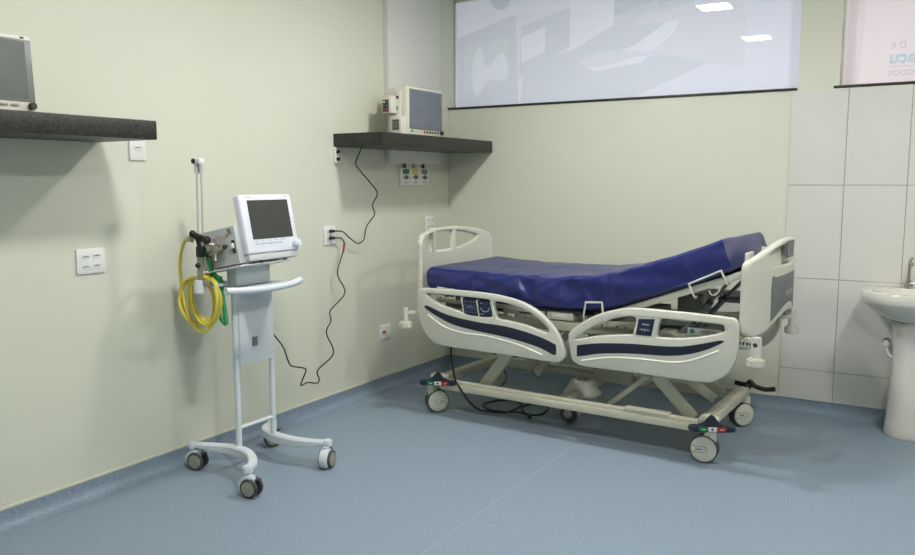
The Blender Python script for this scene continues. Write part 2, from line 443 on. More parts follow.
# ------------------------------------------------------------------ monitors
def patient_monitor(t, x, y0, y1, z0, z1, depth, scr, tilt, housing, mg=.022):
    """flat patient monitor facing +x"""
    w = y1-y0
    X = Matrix.Translation((x, 0, z0)) @ Matrix.Rotation(math.radians(-tilt), 4, 'Y') @ Matrix.Translation((-x, 0, -z0))
    MB().m(housing).box(x-depth, x-.02, y0+.012, y1-.012, z0+.004, z1-.012, .012, X).box(x-.045, x, y0, y1, z0, z1, .008, X).build('housing', t)
    sy0, sy1, sz0, sz1 = y0+.05*w/.46, y1-mg, z0+.052, z1-.024
    MB().m(M['bez']).box(x-.001, x+.003, sy0-.012, sy1+.01, sz0-.006, sz1+.008, .001, X).build('bezel', t)
    MB().m(scr).box(x+.001, x+.0036, sy0, sy1-.016, sz0+.004, sz1, 0, X).build('screen', t)
    return X
t = thing('patient_monitor', 'white patient monitor with side modules standing on the corner shelf', 'monitor', (.2, -.79, 1.816), group='patient monitors')
X = patient_monitor(t, .3, -1.022, -.562, 1.817, 2.148, .17, M['scr2'], 0, M['mon'])
for k in range(6): MB().m(M['red' if k == 0 else 'dark']).cyl((.299, -.80+.035*k, 1.849), (.304, -.80+.035*k, 1.849), .009, seg=14).build('button', t)
MB().m(M['green']).box(.299, .303, -.965, -.945, 1.842, 1.856).build('indicator', t)
MB().m(M['dark']).cyl((.299, -.585, 1.85), (.32, -.585, 1.85), .015, bev=.003).build('knob', t)
b = MB().m(M['mon']).box(.215, .262, -1.04, -1.008, 1.85, 2.12, .004); b.m(M['dark']).box(.225, .25, -1.0415, -1.039, 2.06, 2.08); b.m(M['teal']).box(.22, .246, -1.043, -1.039, 1.985, 2.01)
b.build('module_rack', t)
m1 = MB().m(M['mon']).box(.155, .232, -1.105, -1.02, 1.962, 2.078, .005).build('module', t)
b = MB().m(M['dark']).box(.165, .215, -1.1065, -1.104, 1.972, 2.052)
for q, (dx, dz, c) in enumerate([(.178, 2.037, 'white'), (.202, 2.037, 'green'), (.178, 2.012, 'red'), (.178, 1.988, 'red'), (.202, 2.012, 'slate'), (.202, 1.988, 'slate')]):
    b.m(M[c]).cyl((dx, -1.105, dz), (dx, -1.11, dz), .007, seg=12)
b.build('connector_panel', m1)
m2 = MB().m(M['mon']).box(.2, .296, -1.075, -1.01, 1.8175, 1.945, .005).build('module', t)
b = MB().m(M['dark']).box(.222, .278, -1.0765, -1.074, 1.852, 1.92)
for k in range(4): b.m(M['bez']).box(.228+.013*k, .236+.013*k, -1.0775, -1.076, 1.86, 1.912)
b.build('printer_grille', m2)

t = thing('patient_monitor', 'grey screened patient monitor standing on the long shelf at the left edge', 'monitor', (.2, -3.85, 1.773), group='patient monitors')
patient_monitor(t, .3, -4.09, -3.622, 1.774, 2.078, .17, M['scr3'], 3, M['mon'], .014)
for k in range(6): MB().m(M['hub']).box(.299, .305, -3.95+.045*k, -3.92+.045*k, 1.8, 1.81, .002).build('button', t)
MB().m(M['dark']).cyl((.299, -3.645, 1.803), (.322, -3.645, 1.803), .014, bev=.003).build('knob', t)
MB().m(M['navyk']).box(.283, .2855, -3.665, -3.65, 2.065, 2.072).build('emblem', t)

# ------------------------------------------------------------------ medical cart (posts, curved feet, casters)
def caster_parts(t, c, r, w, ang, housing, tyre, hubm, twin=True, brake=True, hood=True):
    """swivel caster: contact point c, wheel radius r, width w, rolling direction angle ang"""
    cx, cy = c; d = Vector((math.cos(ang), math.sin(ang), 0)); n = Vector((-d.y, d.x, 0)); o = Vector((cx, cy, r+.001))
    wh = None
    for s in ((-1, 1) if twin else (0,)):
        c0 = o+n*(s*w*.29); hw = w*.2 if twin else w*.5
        X = Matrix.Translation(c0) @ Matrix(((d.x, n.x, 0, 0), (d.y, n.y, 0, 0), (0, 0, 1, 0), (0, 0, 0, 1)))
        b = MB().m(tyre); prof = [(r*.6, -hw), (r*.93, -hw), (r, -hw*.5), (r, hw*.5), (r*.93, hw), (r*.6, hw)]
        rings = []
        for rad, y in prof: rings.append([X @ Vector((rad*math.cos(2*PI*k/32), y, rad*math.sin(2*PI*k/32))) for k in range(32)])
        b.loft(rings); wh = b.build('wheel', t)
        b = MB().m(hubm); so = s if s else 1
        p = [(r*.80, 0), (r*.78, .004), (r*.5, .007), (r*.2, .008), (0.001, .008)]
        for sg in ((so,) if twin else (-1, 1)):
            rings = [[X @ Vector((rad*math.cos(2*PI*k/28), sg*(hw-.001+y), rad*math.sin(2*PI*k/28))) for k in range(28)] for rad, y in p]
            b.loft(rings)
        b.build('hub_cap', wh)
    return o, d, n

cart = thing('equipment_cart', 'white wheeled stand with two posts and curved feet carrying the ventilator', 'medical cart', (.40, -2.56, 0))
def arc_foot(pts, zc, name='foot'):
    P = catmull(pts, 8); rings = []
    for i, p in enumerate(P):
        a = P[max(i-1, 0)]; c = P[min(i+1, len(P)-1)]; t_ = (c-a).normalized(); n_ = Vector((-t_.y, t_.x, 0)).normalized()
        f = i/(len(P)-1); h = .022+.03*math.sin(PI*f)**1.3; w = .021+.004*math.sin(PI*f)
        sec = [(-w, .004), (-w+.005, 0), (w-.005, 0), (w, .004), (w, 1), (w-.006, 1.2), (-w+.006, 1.2), (-w, 1)]
        ring = []
        for (o_, k) in [(-w, 0), (w, 0), (w, 1), (-w, 1)]:
            ring.append(p+n_*o_+Vector((0, 0, (-h if k == 0 else 0))))
        # rounded top: eight point section
        top = p+Vector((0, 0, 0))
        ring = [p+n_*(-w)+Vector((0, 0, -h+.005)), p+n_*(-w+.006)+Vector((0, 0, -h)), p+n_*(w-.006)+Vector((0, 0, -h)), p+n_*w+Vector((0, 0, -h+.005)),
                p+n_*w+Vector((0, 0, -.008)), p+n_*(w-.008), p+n_*(-w+.008), p+n_*(-w)+Vector((0, 0, -.008))]
        rings.append(ring)
    b = MB().m(M['cart']).loft(rings)
    e0, e1 = P[0], P[-1]
    for e in (e0, e1): b.cyl(e+Vector((0, 0, -.03)), e+Vector((0, 0, .004)), .026, bev=.005)
    return b.build(name, cart)
zf = .142
L_ = [(.125, -2.775, zf), (.22, -2.735, zf), (.33, -2.70, zf), (.43, -2.702, zf), (.52, -2.745, zf), (.60, -2.815, zf), (.645, -2.89, zf)]
R_ = [(.215, -2.28, zf), (.24, -2.355, zf), (.30, -2.40, zf), (.385, -2.428, zf), (.50, -2.44, zf), (.62, -2.42, zf), (.715, -2.385, zf)]
arc_foot(L_, zf); arc_foot(R_, zf)
for (cx, cy, ex, ey, ang) in [(.150, -2.765, .125, -2.775, .25), (.672, -2.895, .645, -2.89, .2), (.722, -2.40, .725, -2.41, 1.83), (.22, -2.29, .215, -2.28, .9)]:
    k = MB().m(M['cart']); o = Vector((cx, cy, 0)); d = Vector((math.cos(ang), math.sin(ang), 0)); n = Vector((-d.y, d.x, 0))
    # hood over the front of the twin wheels
    sec = []
    for s in (-1, 1):
        ring = []
        for q in range(15):
            a = math.radians(62+q*180/14)
            ring.append(o+Vector((0, 0, .052))+d*(.056*math.cos(a)-.008)+Vector((0, 0, .054*math.sin(a)))+n*(s*.022))
        ring.append(o+Vector((0, 0, .028))+d*(-.018)+n*(s*.022)); ring.append(o+Vector((0, 0, .06))+d*(-.008)+n*(s*.022))
        sec.append(ring)
    hd_ = MB().m(M['cart']).loft(sec); bmesh.ops.bevel(hd_.bm, geom=[e for e in hd_.bm.edges if len(e.link_faces) == 2 and e.calc_face_angle(0) > 1.0], offset=.006, segments=3, affect='EDGES')
    tb_ = hd_.bm.copy(); hd_.bm.free(); k.add(tb_)
    k.cyl((cx-d.x*.012, cy-d.y*.012, .08), (ex, ey, .114), .016, seg=16)
    k.box(-.034, .02, -.016, .016, .07, .098, .008, Matrix.Translation(o) @ Matrix.Rotation(ang, 4, 'Z'))
    kc = k.build('caster', cart); kc['_off'] = cart['_off']
    r = .047; oo = Vector((cx, cy, r+.001))
    for s in (-1, 1):
        X = Matrix.Translation(oo+n*(s*.0235)) @ Matrix(((d.x, n.x, 0, 0), (d.y, n.y, 0, 0), (0, 0, 1, 0), (0, 0, 0, 1)))
        rings = [[X @ Vector((rad*math.cos(2*PI*q/32), y, rad*math.sin(2*PI*q/32))) for q in range(32)] for rad, y in [(.03, -.009), (.044, -.009), (.047, -.005), (.047, .005), (.044, .009), (.03, .009)]]
        wb = MB().m(M['tyre']).loft(rings)
        rings = [[X @ Vector((rad*math.cos(2*PI*q/28), s*y, rad*math.sin(2*PI*q/28))) for q in range(28)] for rad, y in [(.036, .008), (.035, .011), (.02, .0125), (.001, .0125)]]
        wb.m(M['hub']).loft(rings); wb.build('wheel', kc)
    MB().m(M['dark']).box(.025, .05, -.014, .014, .085, .094, .004, Matrix.Translation(o) @ Matrix.Rotation(ang, 4, 'Z')).build('brake_lever', kc)
for y in (-2.682, -2.43):
    MB().m(M['cart']).tube([(.372, y, .13), (.372, y, .5), (.372, y, .97)], .0155, seg=20, smooth=False).build('post', cart)
MB().m(M['cart']).cyl((.372, -2.682, .232), (.372, -2.43, .232), .009).build('crossbar', cart)
b = MB().m(M['cart']).box(.386, .392, -2.672, -2.437, .562, 1.0, .003)
b.cyl((.386, -2.68, .61), (.394, -2.68, .61), .008).cyl((.386, -2.43, .60), (.394, -2.43, .60), .008)
fp = b.build('front_panel', cart)
MB().m(M['bez']).box(.392, .399, -2.587, -2.553, .652, .70, .002).m(M['slot']).box(.398, .4, -2.577, -2.563, .662, .69).build('connector', fp)
MB().m(M['cart']).tube([(.555, -2.905, .99), (.575, -2.80, .982), (.59, -2.68, .978), (.592, -2.56, .98), (.585, -2.47, .985), (.56, -2.395, .992)], .0175, seg=18).build('handle', cart)
b = MB().m(M['cart_grey']).box(.30, .58, -2.70, -2.41, .968, .982, .003)
b.box(.25, .38, -2.80, -2.66, .985, 1.0, .003); b.build('handle_bracket', cart)
MB().m(M['cart_grey']).box(.375, .445, -2.73, -2.495, .985, 1.10, .006).build('neck', cart)

# ------------------------------------------------------------------ ventilator on the cart (tilted back)
tilt = math.radians(-11.5)
P0 = Vector((.55, 0, 1.150))
X = Matrix.Translation(P0) @ Matrix.Rotation(tilt, 4, 'Y')      # local: x forward, z up, y world
vent = thing('ventilator', 'white ventilator with a tilted grey screen and metal side ports, on the wheeled stand', 'ventilator', (.42, -2.58, 1.1))
MB().m(M['mon_g']).box(-.30, -.035, -2.775, -2.425, -.035, .155, .006, X).build('body', vent)
b = MB().m(M['mon_l']).box(-.045, 0, -2.745, -2.378, .0, .298, .012, X, 3); hd = b.build('screen_housing', vent)
b = MB().m(M['scr']).box(-.001, .0015, -2.697, -2.413, .072, .268, 0, X); b.build('screen', hd)
b = MB().m(M['mark']);
for k in range(8): b.box(-.001, .001, -2.687+.024*k, -2.671+.024*k, .045, .052, 0, X)
for k in range(5): b.box(-.001, .001, -2.687+.046*k, -2.665+.046*k, .061, .064, 0, X)
for k in range(5): b.box(-.001, .001, -2.399, -2.393, .10+.016*k, .104+.016*k, 0, X)
b.box(-.001, .001, -2.703, -2.665, .282, .287, 0, X); b.box(-.001, .001, -2.423, -2.415, .281, .288, 0, X)
b.build('printed_marks', hd)
b = MB().m(M['mon_l']); p0 = X @ Vector((0, -2.405, .036)); p1 = X @ Vector((.03, -2.405, .036)); b.cyl(p0, p1, .024, .02, bev=.004); b.build('knob', vent)
MB().m(M['mon_g']).box(-.06, -.004, -2.738, -2.39, -.032, -.001, .004, X).build('chin', vent)
tr = MB().m(M['white']).box(-.31, -.02, -2.79, -2.42, -.050, -.043, .002, X).build('tray', vent)
for (a, y) in [(-.26, -2.76), (-.05, -2.76), (-.05, -2.62), (-.05, -2.45), (-.26, -2.45)]:
    MB().m(M['dark']).cyl(X @ Vector((a, y, -.043)), X @ Vector((a, y, -.034)), .012, seg=14).build('rubber_foot', tr)
# side port fittings on the face towards the camera (y = -2.775)
b = MB().m(M['brass'])
def sp(a, y, z): return X @ Vector((a, y, z))
b.cyl(sp(-.155, -2.776, .055), sp(-.155, -2.815, .055), .026, bev=.004)
b.cyl(sp(-.21, -2.80, .04), sp(-.10, -2.80, .058), .014, bev=.003)
b.cyl(sp(-.165, -2.80, .055), sp(-.165, -2.81, -.002), .011)
b.build('gas_fitting', vent)
MB().m(M['dark']).cyl(sp(-.215, -2.80, .039), sp(-.225, -2.80, .037), .012).build('port_cap', vent)
MB().m(M['dark']).cyl(sp(-.1, -2.80, .058), sp(-.085, -2.80, .06), .010).build('port_cap', vent)
b = MB().m(M['dark']).box(-.07, -.048, -2.778, -2.774, .02, .085, .002, X).m(M['white']).box(-.068, -.052, -2.79, -2.776, .045, .07, .002, X); b.build('side_connector', vent)
b = MB().m(M['scuff'])
random.seed(9)
for k in range(11):
    a = -.20+.011*k; z = .10+random.uniform(-.006, .012); b.box(a, a+.006, -2.7757, -2.7749, z, z+random.uniform(.006, .016), 0, X)
b.m(M['slot']).box(-.06, -.055, -2.7757, -2.7749, .11, .125, 0, X).box(-.075, -.07, -2.7757, -2.7749, .11, .125, 0, X)
b.m(M['bez']).cyl(sp(-.07, -2.7745, .135), sp(-.07, -2.782, .135), .01, seg=12)
b.build('side_label', vent)

# ------------------------------------------------------------------ flow meter arm, hoses
fl = thing('humidifier_arm', 'clear double tube rod with black clamps standing left of the ventilator', 'tube holder', (.29, -2.83, .95))
b = MB().m(M['tube']); b.cyl((.298, -2.83, 1.25), (.306, -2.83, 1.60), .0055).cyl((.322, -2.822, 1.25), (.328, -2.822, 1.60), .0055)
b.cyl((.302, -2.83, 1.545), (.303, -2.83, 1.60), .011).cyl((.325, -2.822, 1.545), (.326, -2.822, 1.60), .011)
b.build('clear_tubes', fl)
MB().m(M['white']).box(.30, .34, -2.845, -2.81, 1.59, 1.618, .006).m(M['black']).cyl((.297, -2.85, 1.604), (.303, -2.825, 1.604), .013, bev=.002).build('top_cap', fl)
b = MB().m(M['black']); b.tube([(.275, -2.85, 1.25), (.30, -2.84, 1.236), (.33, -2.83, 1.225), (.355, -2.82, 1.215)], .016, seg=14)
b.cyl((.30, -2.84, 1.235), (.315, -2.835, 1.16), .011).ball((.28, -2.85, 1.25), .018).ball((.35, -2.825, 1.22), .02)
b.box(.30, .335, -2.855, -2.82, 1.135, 1.19, .006); b.ball((.31, -2.85, 1.095), .014)
b.build('clamp', fl)
b = MB().m(M['brass']).cyl((.312, -2.835, 1.14), (.305, -2.835, 1.06), .018, .014).cyl((.305, -2.835, 1.06), (.303, -2.835, .985), .014)
b.box(.265, .375, -2.842, -2.828, 1.0, 1.02, .004); b.build('valve', fl)
MB().m(M['white']).cyl((.303, -2.842, .955), (.303, -2.842, 1.02), .026, bev=.004).build('collar', fl)
b = MB().m(M['brass']).cyl((.33, -2.83, 1.2), (.37, -2.776, 1.19), .009).build('mounting_arm', fl)

hs = []
c0 = Vector((.272, -2.778, .905))
def coil(k, rx, rz, dx, dz, ph0, turns):
    n = int(26*turns)
    return [(c0.x+dx+(rx+.012*math.sin(k+q*.21))*math.cos(ph0+2*PI*q/26), c0.y-.012*k+.01*math.sin(q*.35+k), c0.z+dz+(rz+.01*math.cos(q*.17+k*2))*math.sin(ph0+2*PI*q/26)) for q in range(n)]
b = MB().m(M['hose_y'])
b.tube([(.285, -2.855, 1.222), (.25, -2.85, 1.228), (.20, -2.835, 1.205), (.155, -2.82, 1.15), (.118, -2.80, 1.08), (.110, -2.792, 1.0), (.122, -2.79, .91), (.16, -2.795, .83), (.215, -2.80, .762), (.285, -2.80, .755), (.355, -2.80, .81), (.385, -2.795, .90), (.375, -2.79, .97), (.33, -2.785, 1.02), (.27, -2.78, 1.035)], .0085, seg=12)
b.tube(coil(0, .112, .112, 0, .01, .6, 1.95), .0085, seg=12, n=2)
b.tube(coil(1.2, .122, .118, -.045, -.005, 1.2, 1.6), .0085, seg=12, n=2)
b.tube(coil(2.3, .098, .118, .035, .012, 2.0, 1.9), .0085, seg=12, n=2)
b.m(M['brass']).cyl((.285, -2.855, 1.222), (.262, -2.86, 1.226), .015)
o = b.build('oxygen_hose', off=Vector((.26, -2.79, .76))); tag(o, 'yellow rubber hose coiled in loops beside the cart', 'hose')
b = MB().m(M['hose_g'])
b.tube([(.30, -2.80, 1.18), (.315, -2.79, 1.12), (.33, -2.78, 1.06), (.36, -2.765, 1.02), (.33, -2.75, .99), (.27, -2.735, 1.04), (.25, -2.73, 1.09)], .010, seg=12)
b.tube([(.34, -2.765, 1.04), (.35, -2.76, .97), (.335, -2.765, .91), (.36, -2.77, .84), (.40, -2.768, .80), (.37, -2.75, .9), (.34, -2.74, 1.03)], .011, seg=12)
o = b.build('air_hose', off=Vector((.33, -2.76, .8))); tag(o, 'green rubber hose looped behind the yellow coil and cart handle', 'hose')

# ------------------------------------------------------------------ cords on the wall
c1 = [(.25, -1.436, 1.74), (0.19, -1.40, 1.688), (0.13, -1.362, 1.62), (0.105, -1.27, 1.566), (0.1, -1.185, 1.509), (0.095, -1.086, 1.427), (0.088, -1.131, 1.347), (0.083, -1.106, 1.279), (0.075, -1.186, 1.201), (0.065, -1.205, 1.113), (0.055, -1.263, 1.09), (0.05, -1.346, 1.135), (0.045, -1.40, 1.174), (0.045, -1.47, 1.184), (.044, -1.49, 1.183)]
def cord(label, pts, plug=None, r=.0042, red=None):
    b = MB().m(M['black']).tube(pts, r, seg=8)
    o = b.build('power_cord', off=Vector(pts[-1])); tag(o, label, 'cord', 'black power cords')
    o['_off'] = tuple(pts[-1])
    if plug: MB().m(M['black']).cyl(plug[0], plug[1], .012, .008, bev=.002).build('plug', o)
    if red: MB().m(M['red']).tube(red, .0068, seg=8).build('red_tag', o)
    return o
cord('black power cord hanging in waves from the corner shelf to the upper wall socket', c1, ((.013, -1.502, 1.183), (.046, -1.484, 1.184)))
c2 = [(0.044, -1.488, 1.138), (0.048, -1.435, 1.137), (0.052, -1.40, 1.103), (0.055, -1.413, 1.053), (0.06, -1.452, 0.992), (0.065, -1.491, 0.897), (0.07, -1.424, 0.772), (0.075, -1.581, 0.675), (0.08, -1.584, 0.61), (0.085, -1.638, 0.537), (0.09, -1.578, 0.394), (0.095, -1.739, 0.315), (0.1, -1.736, 0.261), (0.129, -1.786, 0.245), (0.158, -1.907, 0.279), (0.187, -2.002, 0.287), (0.216, -1.986, 0.376), (0.244, -2.045, 0.409), (0.273, -2.171, 0.45), (0.302, -2.231, 0.502), (0.331, -2.296, 0.59), (0.345, -2.376, 0.67), (.365, -2.41, .70)]
cord('black cord with a red tag dangling from the wall plate to the wheeled stand', c2, ((.013, -1.505, 1.139), (.046, -1.482, 1.138)), red=[(.052, -1.398, 1.10), (.054, -1.406, 1.075), (.056, -1.418, 1.04)])
c3 = [(.79, -1.16, .62), (0.792, -1.22, 0.5), (0.795, -1.26, 0.44), (0.804, -1.268, 0.372), (0.827, -1.27, 0.261), (0.847, -1.27, 0.22), (0.903, -1.24, 0.12), (0.94, -1.16, 0.04), (0.958, -1.071, 0.008), (1.068, -1.033, 0.006), (1.09, -0.875, 0.006), (1.048, -0.775, 0.006), (0.939, -0.757, 0.006), (0.857, -0.888, 0.006), (0.873, -0.973, 0.006), (0.976, -1.044, 0.009), (1.153, -1.014, 0.012), (1.266, -0.988, 0.006), (1.291, -0.874, 0.006), (1.237, -0.757, 0.006), (1.124, -0.761, 0.006), (1.112, -0.862, 0.006), (1.172, -0.971, 0.01), (1.252, -1.05, 0.012)]
b = MB().m(M['black']).tube(c3, .006, seg=8).cyl((1.235, -1.03, .014), (1.27, -1.075, .014), .013, .010, bev=.002)
tag(b.build('power_cord', off=Vector((1.0, -.9, 0))), 'black power cord looped on the floor under the hospital bed', 'cord', 'black power cords')

# ------------------------------------------------------------------ hospital bed (local: u along length, v to the wall, z up)
bed = thing('hospital_bed', 'ivory hospital bed with side rails, footboard and headboard along the back wall', 'bed', (.66, -1.22, 0), math.radians(-2.3), world=False)
A, FR, FD = M['abs'], M['frame'], M['frame_d']
V0 = -.12      # outer plane of the near side rails
def rail_fn(vc): return lambda a, z, c: (a, vc+c, z)
O1 = [(0.02, 0.834), (0.107, 0.836), (0.298, 0.838), (0.467, 0.835), (0.617, 0.82), (0.723, 0.793), (0.801, 0.759), (0.878, 0.703), (0.942, 0.629), (0.978, 0.552), (0.984, 0.507), (0.957, 0.478), (0.919, 0.468), (0.805, 0.468), (0.673, 0.472), (0.398, 0.474), (0.12, 0.48), (0.044, 0.51), (-0.01, 0.568), (-0.043, 0.654), (-0.054, 0.735), (-.056, .785), (-.052, .812), (-.036, .828), (-.015, .833)]
HA1 = [(0.018, 0.796), (0.07, .803), (0.254, 0.802), (0.466, 0.797), (.482, .788), (.487, .77), (0.500, 0.712), (.497, .698), (.480, .692), (0.398, 0.688), (0.29, 0.704), (0.166, 0.729), (0.076, 0.759)]
HB1 = [(0.512, 0.768), (.518, .784), (.535, .791), (0.617, 0.782), (0.723, 0.756), (0.802, 0.722), (0.86, 0.676), (0.880, 0.652), (.878, .638), (.862, .636), (0.841, 0.641), (0.724, 0.669), (0.631, 0.679), (0.55, 0.687), (.534, .694), (.528, .708)]
ST1 = [(0.007, 0.718), (0.03, 0.724), (0.181, 0.68), (0.398, 0.655), (0.605, 0.647), (0.803, 0.614), (0.918, 0.578), (0.931, 0.564), (0.931, 0.52), (0.912, 0.514), (0.804, 0.55), (0.605, 0.582), (0.398, 0.599), (0.225, 0.622), (0.106, 0.661), (0.015, 0.703)]
RG1 = [(0.03, 0.667), (0.15, 0.603), (0.297, 0.576), (0.468, 0.573), (0.672, 0.547), (0.843, 0.502)]
O2 = [(1.014, 0.655), (1.062, 0.698), (1.174, 0.768), (1.295, 0.808), (1.39, 0.824), (1.551, 0.826), (1.769, 0.823), (1.89, 0.819), (1.918, 0.814), (1.935, .797), (1.941, .765), (1.942, 0.667), (1.929, 0.591), (1.886, 0.52), (1.834, 0.483), (1.782, 0.468), (1.561, 0.466), (1.327, 0.469), (1.104, 0.467), (1.059, 0.477), (1.029, 0.503), (1.013, 0.575), (1.006, .608), (1.005, .635)]
HA2 = [(1.055, 0.628), (1.15, 0.695), (1.26, 0.75), (1.344, 0.772), (1.385, 0.777), (1.401, .768), (1.403, .750), (1.392, 0.70), (1.386, .686), (1.368, .677), (1.201, 0.654), (1.07, .622)]
HB2 = [(1.532, 0.752), (1.538, .770), (1.556, .780), (1.70, .780), (1.852, 0.778), (1.870, 0.761), (1.867, 0.742), (1.794, 0.716), (1.666, 0.689), (1.54, 0.680), (1.524, .688), (1.522, .704)]
ST2 = [(1.062, 0.577), (1.075, .588), (1.202, 0.612), (1.383, 0.629), (1.556, 0.635), (1.667, 0.647), (1.775, 0.675), (1.855, 0.698), (1.867, 0.688), (1.776, 0.637), (1.669, 0.601), (1.558, 0.584), (1.384, 0.575), (1.203, 0.554), (1.075, 0.523), (1.063, .53)]
RG2 = [(1.091, 0.499), (1.265, 0.538), (1.444, 0.55), (1.615, 0.554), (1.724, 0.582), (1.85, 0.643)]
def siderail(o, h, st, rg, vc, side, pads):
    r = MB().m(A).plate(o, h, .036, .008, rail_fn(vc), 4)
    r = r.build('side_rail', bed, angle=50)
    f = vc+side*.018
    b = MB().m(M['navy']).plate(st, [], .003, .0012, rail_fn(f+side*.0008), 4); b.build('inlay_stripe', r)
    MB().m(M['abs_d']).tube([(a, f-side*.0015, z) for a, z in rg], .006, seg=8, n=8).build('moulded_ridge', r)
    for pad, marks in pads:
        p = MB().m(M['navyk']).plate(pad, [], .03, .0015, rail_fn(vc+side*(.001 if pad[0][0] < 1 else .0052)), 0).build('keypad', r)
        b = MB().m(M['mark'])
        for (a, z, w, hh) in marks: e = f-side*.0025 if a < 1 else f+side*.0022; b.box(a-w/2, a+w/2, e-.0008, e+.0008, z-hh/2, z+hh/2)
        if marks: b.build('key_symbols', p)
    return r
fr = rail_fn
K1 = [(0.288, 0.787), (0.376, 0.787), (0.398, 0.690), (0.305, 0.689)]
K2 = [(0.397, 0.785), (0.478, 0.785), (0.503, 0.695), (0.416, 0.692)]
K3 = [(1.42, 0.769), (1.509, 0.775), (1.492, 0.682), (1.405, 0.681)]
mk1 = [(.305+.022*i+.005*j, .774-.021*j, .006, .004) for j in range(4) for i in range(4)]+[(.345, .743, .05, .003)]
mk2 = []
for q in range(11):
    a = math.radians(200+q*15); mk2.append((.452+.032*math.cos(a), .752+.03*math.sin(a), .008, .005))
mk2 += [(.43, .707, .03, .004), (.425, .772, .012, .007)]
mk3 = [(1.46, .742, .04, .008), (1.455, .712, .055, .004), (1.455, .712, .004, .02), (1.44, .716, .006, .006), (1.472, .716, .006, .006)]
siderail(O1, [HA1, HB1], ST1, RG1, V0, -1, [(K1, mk1), (K2, mk2)])
siderail(O2, [HA2, HB2], ST2, RG2, V0, -1, [(K3, mk3)])
# slim posts that frame the keypads
for r, ps in ((0, [((.392, .79), (.412, .686))]), ):
    for p, q in ps: MB().m(A).beam((p[0]-.003, V0, p[1]), (q[0]-.004, V0, q[1]), .030, .012, .004).build('keypad_divider', bed)
MB().m(A).beam((.279, V0, .80), (.300, V0, .69), .032, .010, .004).build('keypad_divider', bed)
MB().m(A).beam((.493, V0, .80), (.517, V0, .682), .032, .018, .004).build('keypad_divider', bed)
# far side rails
siderail(O1, [HA1, HB1], ST1, RG1, .89, 1, [])
siderail(O2, [HA2, HB2], ST2, RG2, .89, 1, [])

# foot board (bowed in plan), three openings
def board(uc, ue, sgn, prof, mid, hw, pw, openings):
    """bowed panel; prof = (distance from the middle, top height) pairs, bottom edge arched"""
    top_ = [(mid-d, z) for d, z in prof]+[(mid+d, z) for d, z in prof[::-1] if d > 0]
    bot_ = [(mid+hw, .85), (mid+hw, .765), (mid+hw-.008, .738), (mid+hw-.028, .718), (mid+hw-.06, .710), (mid+.33, .722), (mid+.2, .768), (mid+.1, .792), (mid, .80), (mid-.1, .792), (mid-.2, .768), (mid-.33, .722), (mid-hw+.06, .710), (mid-hw+.028, .718), (mid-hw+.008, .738), (mid-hw, .765), (mid-hw, .85)]
    fn = lambda v, z, c: (uc+(ue-uc)*min(1.1, abs(v-mid)/hw)**pw+c*sgn, v, z)
    cuts = [mid-hw+2*hw*k/36 for k in range(1, 36)]
    return MB().m(A).plate(top_+bot_, openings, .042, .013, fn, 4, cuts), fn
OA = [(-.035, 1.125), (.0, 1.140), (.06, 1.151), (.118, 1.160), (.126, 1.152), (.122, 1.062), (.114, 1.053), (.05, 1.063), (-.005, 1.085), (-.035, 1.112)]
OB = [(.176, 1.160), (.186, 1.167), (.28, 1.170), (.385, 1.167), (.394, 1.158), (.384, 1.055), (.375, 1.046), (.28, 1.043), (.190, 1.046), (.180, 1.056)]
OC = [(.446, 1.156), (.456, 1.163), (.54, 1.153), (.62, 1.138), (.668, 1.122), (.655, 1.105), (.60, 1.080), (.53, 1.060), (.45, 1.050), (.442, 1.060)]
b, ffn = board(-.150, -.075, -1, [(.445, 1.06), (.445, 1.095), (.438, 1.118), (.418, 1.137), (.385, 1.152), (.34, 1.166), (.28, 1.178), (.18, 1.192), (.08, 1.197), (0, 1.198)], .362, .445, 2.6, [OA, OB, OC])
fb = b.build('footboard', bed, angle=50)
b, hfn = board(2.05, 1.95, 1, [(.48, 1.02), (.48, 1.065), (.472, 1.090), (.452, 1.106), (.42, 1.116), (.37, 1.132), (.31, 1.153), (.2, 1.182), (.1, 1.196), (0, 1.199)], .38, .48, 2.2,
               [[(.075, 1.10), (.085, 1.13), (.12, 1.145), (.25, 1.166), (.38, 1.17), (.51, 1.166), (.64, 1.145), (.675, 1.13), (.685, 1.10), (.67, 1.075), (.60, 1.065), (.38, 1.06), (.16, 1.065), (.09, 1.075)]])
hb = b.build('headboard', bed, angle=50)
def skin(poly, fn, off, t=.004, sm=4, cuts=26, mt='slate'):
    return MB().m(M[mt]).plate(poly, [], t, .001, lambda v, z, c: fn(v, z, off+c), sm, [(-.11+.99*k/cuts) for k in range(cuts+1)])
skin([(.105, 1.00), (.105, .80), (.11, .78), (.16, .80), (.27, .838), (.38, .85), (.49, .838), (.60, .80), (.65, .78), (.655, .80), (.655, 1.00), (.6, 1.005), (.38, 1.01), (.16, 1.005)], hfn, .0215).build('outer_panel', hb)
skin([(.30, 1.178), (.30, 1.105), (.31, 1.095), (.45, 1.095), (.46, 1.105), (.46, 1.178), (.45, 1.184), (.31, 1.184)], hfn, .020, .012, mt='slate', sm=0).build('grip_pad', hb)
skin([(.06, 1.17), (.06, 1.05), (.08, 1.045), (.68, 1.045), (.70, 1.05), (.70, 1.17), (.68, 1.18), (.08, 1.165)], hfn, -.014, .006, mt='abs', sm=0).build('handle_recess', hb)
b = MB().m(M['hub'])
for k in range(5): b.box(*sorted((hfn(.30+.03*k, .9, .0235)[0]-.001, hfn(.30+.03*k, .9, .0235)[0]+.001)), .30+.034*k, .322+.034*k, .89, .92)
b.build('printed_marks', hb)
